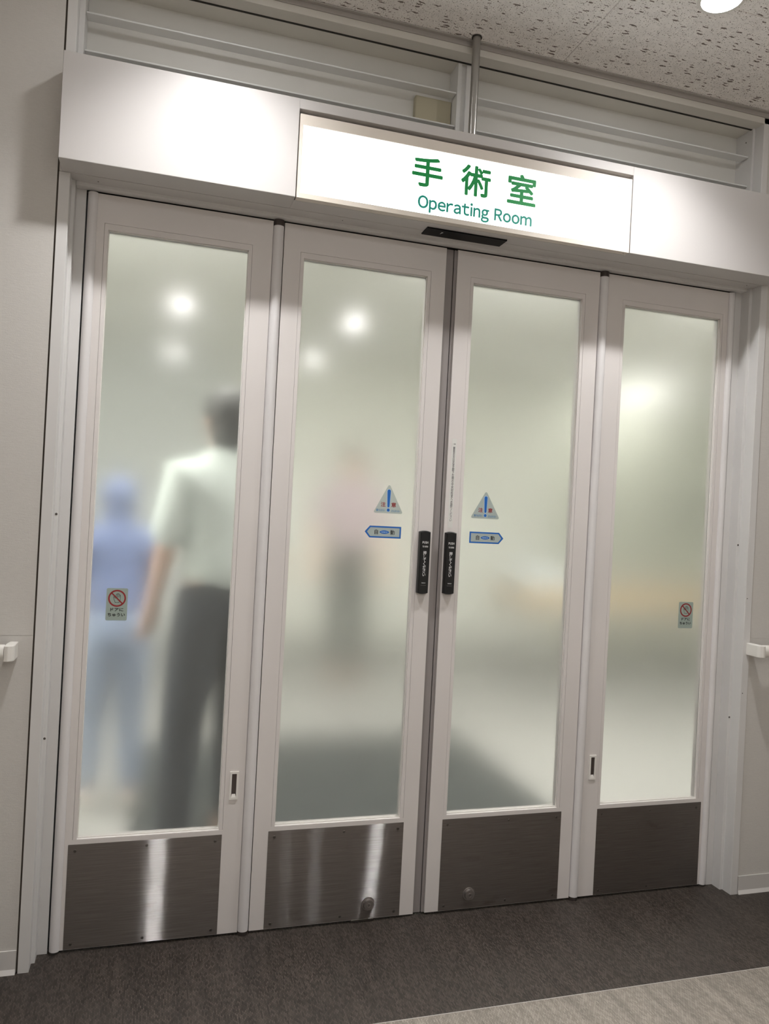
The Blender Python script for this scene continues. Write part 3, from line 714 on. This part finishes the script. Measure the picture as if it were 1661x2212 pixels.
# ------------------------------------------------------------------ handrails
def rails():
    for s, x0, lab in ((-1, -1.1500, 'white wall handrail end left of the doorway'), (1, 1.1010, 'white wall handrail end right of the doorway')):
        e = 4.1 * s
        R = empty('handrail', (s * 2.6, -0.10, 0.80), lab, 'handrail')
        xa = x0 + s * 0.024
        b = new(); c = []
        yc, zc, ry, rz = -0.118, 0.830, 0.019, 0.020
        prof = [(yc + ry * math.cos(q) * (1 if abs(math.cos(q)) < .9 else .97), zc + rz * math.sin(q)) for q in [2 * math.pi * i / 28 for i in range(28)]]
        xA, xB = sorted((xa, e))
        v0 = [b.verts.new((xA, y, z)) for y, z in prof]; v1 = [b.verts.new((xB, y, z)) for y, z in prof]
        b.faces.new(v0); b.faces.new(v1[::-1])
        for i in range(28): b.faces.new((v0[i], v0[(i + 1) % 28], v1[(i + 1) % 28], v1[i]))
        bmesh.ops.recalc_face_normals(b, faces=b.faces)
        obj('rail', b, M['white'], R, smooth=True)
        # end return that turns to the wall
        cap = vprism(new(), [(x0 + s * 0.0235, -0.137), (x0 + s * 0.014, -0.139), (x0 + s * 0.004, -0.134), (x0, -0.124), (x0, -0.0715), (x0 + s * 0.020, -0.0715), (x0 + s * 0.0235, -0.098)], 0.8105, 0.8500)
        bmesh.ops.bevel(cap, geom=list(cap.edges), offset=0.002, segments=2, affect='EDGES', profile=0.5)
        obj('end_return', cap, M['white'], R)
        for k in range(3):
            xb = x0 + s * (0.9 + 0.9 * k)
            w_ = obj('bracket', box(new(), xb - 0.012, xb + 0.012, -0.105, -0.0715, 0.800, 0.826, 0.003), M['white'], R)
rails()

# ------------------------------------------------------------------ downlights of the corridor, with added fill rows
def downlights():
    near = [(0.540, -0.492, 'round recessed downlight in the ceiling at the top right of the photo'), (-0.716, -0.490, 'round downlight above the left half of the door cover'),
            ]
    far = [(-0.716, -3.41, 'opal ceiling lamp mirrored as the upper glow in the far left pane'), (0.518, -3.32, 'opal ceiling lamp mirrored as the strong glow in the left centre pane'),
           (-0.716, -5.20, 'opal ceiling lamp mirrored as the lower glow in the far left pane'), (0.518, -4.85, 'opal ceiling lamp mirrored at the left edge of the left centre pane')]
    for x, y, lab in near:
        L = empty('downlight', (x, y, CZ - 0.004), lab, 'ceiling light', 'corridor downlights')
        obj('trim_ring', ring_z(x, y, 0.062, 0.052, CZ - 0.005, CZ), M['white'], L, smooth=True)
        obj('light_disc', cyl(new(), (x, y, CZ - 0.0035), 'z', 0.0525, 0.0525, 0.003, 36), M['lamp'], L)
        d = bpy.data.lights.new('downlight_beam', 'SPOT'); d.energy = LAMP_W; d.color = LIT
        d.spot_size = math.radians(114); d.spot_blend = 1.0; d.shadow_soft_size = 0.045
        o = bpy.data.objects.new('downlight_beam', d); COL.objects.link(o); o.parent = L; o.location = (0, 0, -0.004)
    for y, row in ((-2.2, 'nearest'), (-4.0, 'middle'), (-5.8, 'farthest')):  # rows added out of view so the lit floor brightens the ceiling
        for x, side in ((-2.6, 'left'), (-0.1, 'centre'), (2.4, 'right')):
            L = empty('downlight', (x, y, CZ - 0.004), 'narrow downlight behind the viewer, %s row, %s' % (row, side), 'ceiling light', 'corridor downlights')
            obj('trim_ring', ring_z(x, y, 0.062, 0.052, CZ - 0.005, CZ), M['white'], L, smooth=True)
            obj('light_disc', cyl(new(), (x, y, CZ - 0.0035), 'z', 0.0525, 0.0525, 0.003, 36), M['lamp_rear'], L)
            d = bpy.data.lights.new('downlight_beam', 'SPOT'); d.energy = REAR_FILL_W; d.color = LIT
            d.spot_size = math.radians(78); d.spot_blend = 0.5; d.shadow_soft_size = 0.045
            o = bpy.data.objects.new('downlight_beam', d); COL.objects.link(o); o.parent = L; o.location = (0, 0, -0.004)
    for x, y, lab in far:
        L = empty('dome_lamp', (x, y, CZ - 0.04), lab, 'ceiling light', 'corridor dome lamps')
        obj('trim_ring', ring_z(x, y, 0.075, 0.062, CZ - 0.010, CZ), M['white'], L, smooth=True)
        b = new(); bmesh.ops.create_uvsphere(b, u_segments=20, v_segments=10, radius=1.0)
        bmesh.ops.delete(b, geom=[v for v in b.verts if v.co.z > 0.01], context='VERTS')
        bmesh.ops.transform(b, matrix=Matrix.Translation((x, y, CZ - 0.006)) @ Matrix.Diagonal((0.060, 0.060, 0.038, 1)), verts=b.verts)
        obj('opal_dome', b, M['dome'], L, smooth='all')
def hall_fill_panels():  # panels added out of view to raise the corridor's ambient light
    for x, y, lab in ((-3.1, -1.7, 'ceiling light panel in the left arm of the corridor, nearest the door wall'), (-3.1, -3.3, 'ceiling light panel in the left arm of the corridor, middle'),
                      (-3.1, -4.9, 'ceiling light panel in the left arm of the corridor, farthest back'), (3.45, -1.3, 'ceiling light panel in the right arm of the corridor')):
        L = empty('ceiling_panel_light', (x, y, CZ - 0.01), lab, 'ceiling light', 'corridor ceiling panels')
        obj('panel_frame', ring_rect(x, y, 0.62, 0.60, 0.47, 0.45, CZ - 0.014, CZ), M['white'], L)
        obj('panel_diffuser', box(new(), x - .60, x + .60, y - .45, y + .45, CZ - 0.010, CZ - 0.002), M['hall_glow'], L)
def ring_z(x, y, r1, r0, z0, z1, n=40):
    b = new(); L = []
    for r, z in ((r1, z1), (r1, z0 + .001), (r1 - .002, z0), (r0, z0), (r0, z1)):
        L.append([b.verts.new((x + r * math.cos(2 * math.pi * i / n), y + r * math.sin(2 * math.pi * i / n), z)) for i in range(n)])
    for a, c in zip(L, L[1:]):
        for i in range(n): b.faces.new((a[i], a[(i + 1) % n], c[(i + 1) % n], c[i]))
    bmesh.ops.recalc_face_normals(b, faces=b.faces); return b
downlights()

# ------------------------------------------------------------------ room behind the doors
def room():
    A, B, Y = -3.5, 5.6, 5.2
    obj('wall_room_left', box(new(), A - .1, A, 0.12, Y, 0, 2.62), M['r_wall'], kind='structure')
    obj('wall_room_right', box(new(), B, B + .1, 0.12, Y, 0, 2.62), M['r_wall_green'], kind='structure')
    obj('wall_room_back_left', box(new(), A - .1, -0.1, Y, Y + .1, 0, 2.62), M['r_wall_grey'], kind='structure')
    obj('wall_room_back', box(new(), -0.1, 3.25, Y, Y + .1, 0, 2.62), M['r_wall'], kind='structure')
    obj('wall_room_back_right', box(new(), 3.25, B + .1, Y, Y + .1, 0, 2.62), M['r_wall_green'], kind='structure')
    obj('wall_room_front', box(new(), A, -1.12, 0.12, 0.16, 0, 2.62), M['r_wall'], kind='structure')
    obj('wall_room_front_right', box(new(), 1.12, B, 0.12, 0.16, 0, 2.62), M['r_wall'], kind='structure')
    obj('ceiling_room', box(new(), A - .1, B + .1, 0.12, Y + .1, 2.62, 2.70), M['r_ceil'], kind='structure')
    obj('floor_mat', box(new(), -0.87, 0.86, 0.062, 1.90, 0.0, 0.003), M['r_mat'], label='dark rectangle of floor seen low through the frosted panes', cat='mat')
    n = 0
    for x, y, a in [(x, y, 0.55) for x in (-2.6, -0.9, 0.8, 2.5) for y in (0.50, 1.20)] + [(3.95, 4.80, 0.27)]:  # the two rows are added out of view to light the room
        if 1:
            where = ('deep in the room beside the green wall' if a < .5 else ('nearer the doors, ' if y < 1 else 'second row, ') + {-2.6: 'far left', -0.9: 'behind the left panes', 0.8: 'behind the centre', 2.5: 'right of centre', 4.2: 'far right'}[x])
            L = empty('ceiling_panel_light', (x, y, 2.61), 'ceiling light panel inside the room, ' + where, 'ceiling light', 'room ceiling panels')
            obj('panel_frame', ring_rect(x, y, a + .02, a, 0.32, 0.30, 2.608, 2.62), M['white'], L)
            obj('panel_diffuser', box(new(), x - a, x + a, y - (.30 if a > .5 else .21), y + (.30 if a > .5 else .21), 2.611, 2.6195), M['panel_glow'], L)
def ring_rect(x, y, ax, bx, ay, by, z0, z1):
    b = new()
    for p in ((x - ax, x - bx, y - ay, y + ay), (x + bx, x + ax, y - ay, y + ay), (x - bx, x + bx, y - ay, y - by), (x - bx, x + bx, y + by, y + ay)):
        box(b, *p, z0, z1)
    return b
room()
hall_fill_panels()

def stretcher():
    s = empty('stretcher', (2.75, 3.1, 0), 'tan stretcher showing as a blurred band behind the right panes', 'stretcher')
    obj('mattress', box(new(), 1.75, 3.75, 2.78, 3.44, 0.60, 0.74, 0.04, 4), M['tan'], s, smooth=True)
    obj('bed_deck', box(new(), 1.73, 3.77, 2.76, 3.46, 0.55, 0.60, 0.01), M['frame_m'], s)
    obj('pillow', box(new(), 1.80, 2.25, 2.88, 3.34, 0.74, 0.86, 0.05, 4), M['sheet'], s, smooth=True)
    for x in (1.9, 3.6):
        for y in (2.85, 3.37):
            l = obj('leg', cyl(new(), (x, y, 0.10), 'z', 0.02, 0.02, 0.46, 14), M['frame_m'], s, smooth=True)
            obj('wheel', cyl(new(), (x, y - 0.018, 0.056), 'y', 0.055, 0.055, 0.036, 20), M['rubber_dark'], l)
    for y in (2.79, 3.43):
        obj('side_rail', box(new(), 2.3, 3.5, y - 0.01, y + 0.01, 0.78, 0.81, 0.006), M['frame_m'], s)
        for x in (2.32, 2.9, 3.48): obj('rail_post', box(new(), x - .01, x + .01, y - .008, y + .008, 0.59, 0.79), M['frame_m'], s)
stretcher()
def wall_box():
    s = empty('wall_cabinet', (5.0, 5.1, 1.35), 'grey wall cabinet, soft dark patch behind the far right pane', 'cabinet')
    obj('body', box(new(), 4.8, 5.2, 4.95, 5.198, 1.32, 1.72, 0.01), M['grey_p'], s)
    d = obj('door', box(new(), 4.81, 5.19, 4.935, 4.949, 1.33, 1.71, 0.004), M['grey_p'], s)
    obj('handle', box(new(), 5.13, 5.145, 4.915, 4.935, 1.45, 1.57, 0.003), M['frame_m'], d)
wall_box()

# ------------------------------------------------------------------ people behind the glass
def skin_mesh(verts, radii, edges, root=0, sub=2):
    me = bpy.data.meshes.new('skin'); me.from_pydata(verts, edges, [])
    o = bpy.data.objects.new('skin', me); COL.objects.link(o)
    o.modifiers.new('s', 'SKIN')
    for i, r in enumerate(radii):
        d = me.skin_vertices[0].data[i]; d.radius = r if isinstance(r, tuple) else (r, r); d.use_root = (i == root)
    m = o.modifiers.new('u', 'SUBSURF'); m.levels = sub; m.render_levels = sub
    dg = bpy.context.evaluated_depsgraph_get(); dg.update()
    r = bpy.data.meshes.new_from_object(o.evaluated_get(dg))
    bpy.data.objects.remove(o); bpy.data.meshes.remove(me)
    b = bmesh.new(); b.from_mesh(r); bpy.data.meshes.remove(r); return b
def person(loc, yaw, h, top, trousers, label, hips, arms, lean=0.0, cap=None, legs=((0.09, 0.0), (-0.09, 0.0))):
    """figure of height h; local frame: x right, y facing direction, z up. legs: (x, y) offsets of each foot"""
    k = h / 1.65
    P = empty('person', loc, label, 'person')
    Mx = Matrix.Translation(loc) @ Matrix.Rotation(yaw, 4, 'Z') @ Matrix.Scale(k, 4)
    def L(x, y, z):   # lean everything above the hips forward
        if z > 0.9:
            dz, c, s_ = z - 0.9, math.cos(lean), math.sin(lean); y, z = y * c + dz * s_, 0.9 + dz * c - y * s_
        return Vector((x, y, z))
    V = {'pel': L(0, 0, .93), 'wai': L(0, 0, 1.07), 'che': L(0, .01, 1.24), 'sho': L(0, 0, 1.36), 'nek': L(0, 0, 1.43), 'jaw': L(0, .02, 1.50), 'hed': L(0, .012, 1.565), 'cro': L(0, .0, 1.61)}
    V['hem'] = L(0, 0, .925); V['wst'] = L(0, 0, 1.04); V['col'] = L(0, 0, 1.47)
    Rr = {'hem': (.150, .112), 'wst': (.118, .082), 'col': .050, 'pel': (.15, .10), 'wai': (.125, .09), 'che': (.15, .10), 'sho': (.11, .075), 'nek': .052, 'jaw': (.062, .075), 'hed': (.073, .09), 'cro': (.055, .07)}
    E_ = [('pel', 'wai'), ('wai', 'che'), ('che', 'sho'), ('sho', 'nek'), ('nek', 'jaw'), ('jaw', 'hed'), ('hed', 'cro'), ('wai', 'hem'), ('pel', 'wst'), ('nek', 'col')]
    for s, t, ((fx, fy), (e1, hd)) in ((1, 'r', (legs[0], arms[0])), (-1, 'l', (legs[1], arms[1]))):
        hip = Vector((s * .085, 0, .88)); ft = Vector((fx, fy, .07)); kn = hip.lerp(ft, .52) + Vector((0, .03, 0))
        V['hp' + t] = hip; V['kn' + t] = kn; V['an' + t] = ft; V['to' + t] = ft + Vector((s * .01, .16, -.035)); V['he' + t] = ft + Vector((0, -.04, -.03))
        Rr.update({'hp' + t: .088, 'kn' + t: .058, 'an' + t: .038, 'to' + t: (.038, .024), 'he' + t: .032})
        E_ += [('pel', 'hp' + t), ('hp' + t, 'kn' + t), ('kn' + t, 'an' + t), ('an' + t, 'to' + t), ('an' + t, 'he' + t)]
        V['sh' + t] = L(s * .165, 0, 1.345); V['el' + t] = L(*e1); V['wr' + t] = L(*hd)
        d = (V['wr' + t] - V['el' + t]).normalized(); V['pa' + t] = V['wr' + t] + d * .07
        Rr.update({'sh' + t: .055, 'el' + t: .040, 'wr' + t: .026, 'pa' + t: (.036, .018)})
        E_ += [('sho', 'sh' + t), ('sh' + t, 'el' + t), ('el' + t, 'wr' + t), ('wr' + t, 'pa' + t)]
        side = d.cross(Vector((0, 1, 0))); side = side.normalized() if side.length > .1 else Vector((1, 0, 0))
        for fi, (off, ln) in enumerate(((-.026, .062), (-.009, .072), (.009, .068), (.025, .052))):
            a, b_ = 'f%d' % fi + t, 'g%d' % fi + t
            V[a] = V['pa' + t] + side * off + d * ln * .5; V[b_] = V['pa' + t] + side * off * 1.1 + d * ln + Vector((0, .012, 0))
            Rr[a] = .0095; Rr[b_] = .0075; E_ += [('pa' + t, a), (a, b_)]
        V['th' + t] = V['wr' + t] + d * .045 + side * .048 + Vector((0, .02, 0)); Rr['th' + t] = .010; E_.append(('wr' + t, 'th' + t))
    def mk(names, grow=0.0, only=None):
        idx = {n: i for i, n in enumerate(names)}
        rr = [Rr[n] for n in names]
        rr = [((r[0] + grow, r[1] + grow) if isinstance(r, tuple) else (r + grow, r + grow)) for r in rr]
        b = skin_mesh([V[n] for n in names], rr, [(idx[a], idx[c]) for a, c in E_ if a in idx and c in idx], 0)
        return b
    def put(name, b, m, label=None, smooth='all'):
        bmesh.ops.transform(b, matrix=Mx, verts=b.verts); return obj(name, b, m, P, smooth=smooth, label=label)
    body = mk([n for n in V if n not in ('hem', 'wst', 'col')])
    # nose and ears grow out of the head surface
    hc = V['hed']
    for c, sx, sy, sz in (((0, .093, -.012), .013, .022, .022), ((.074, 0, -.01), .012, .018, .03), ((-.074, 0, -.01), .012, .018, .03)):
        r = bmesh.ops.create_icosphere(body, subdivisions=2, radius=1)
        bmesh.ops.transform(body, matrix=Matrix.Translation(hc + Vector(c)) @ Matrix.Diagonal((sx, sy, sz, 1)), verts=r['verts'])
    put('body', body, M['skin'])
    put('top', mk(['hem', 'wai', 'che', 'sho', 'nek', 'col', 'shr', 'shl', 'elr', 'ell'], .026), top)
    put('trousers', mk(['pel', 'wst', 'hpr', 'hpl', 'knr', 'knl', 'anr', 'anl'], .017), trousers)
    for t in 'rl':
        put('shoe', mk(['an' + t, 'to' + t, 'he' + t], .008), M['hair' if trousers != M['lblue'] else 'white'])
    hb = new(); r = bmesh.ops.create_icosphere(hb, subdivisions=3, radius=1)
    bmesh.ops.transform(hb, matrix=Matrix.Translation(hc + Vector((0, -.014, .020))) @ Matrix.Diagonal((.088, .104, .100, 1)), verts=r['verts'])
    bmesh.ops.delete(hb, geom=[v for v in hb.verts if v.co.y - hc.y > .055 and v.co.z - hc.z < .045 or v.co.z - hc.z < -.075], context='VERTS')
    r = bmesh.ops.create_icosphere(hb, subdivisions=3, radius=1)
    bmesh.ops.transform(hb, matrix=Matrix.Translation(hc + Vector((0, -.030, -.055))) @ Matrix.Diagonal((.074, .070, .085, 1)), verts=r['verts'])
    if cap: put('surgical_cap', hb, cap)
    else: put('hair', hb, M['hair'])
    for s in (1, -1):
        e = new(); bmesh.ops.create_icosphere(e, subdivisions=2, radius=.009); bmesh.ops.translate(e, vec=hc + Vector((s * .028, .083, .012)), verts=e.verts); put('eye', e, M['eye'])
    e = new(); box(e, hc.x - .02, hc.x + .02, hc.y + .080, hc.y + .088, hc.z - .052, hc.z - .044, .002); put('mouth', e, M['lip'])
down = ((.235, .02, 1.08), (.25, .09, .84)); downl = ((-.235, .02, 1.08), (-.25, .09, .84))
person((-0.600, 0.50, 0.003), math.radians(24), 1.60, M['mint'], M['navy'], 'person in a pale mint top and dark trousers, nearest behind the left pane', None,
       (down, ((-.205, .03, 1.09), (-.19, .15, .88))), legs=((.11, .06), (-.19, -.10)))
person((-0.955, 1.00, 0.0), math.radians(10), 1.30, M['blue'], M['lblue'], 'person in blue scrubs leaning forward, far behind the left pane', None,
       (((.22, .10, 1.10), (.16, .28, 1.02)), ((-.22, .10, 1.10), (-.16, .28, 1.02))), lean=0.18, cap=M['blue'], legs=((.10, .0), (-.10, .04)))
person((0.53, 3.2, 0.0), math.radians(170), 1.66, M['lav'], M['dgreen'], 'person in a mauve top and dark trousers, farthest, behind the left centre pane', None,
       (down, downl), legs=((.08, .05), (-.09, -.04)))
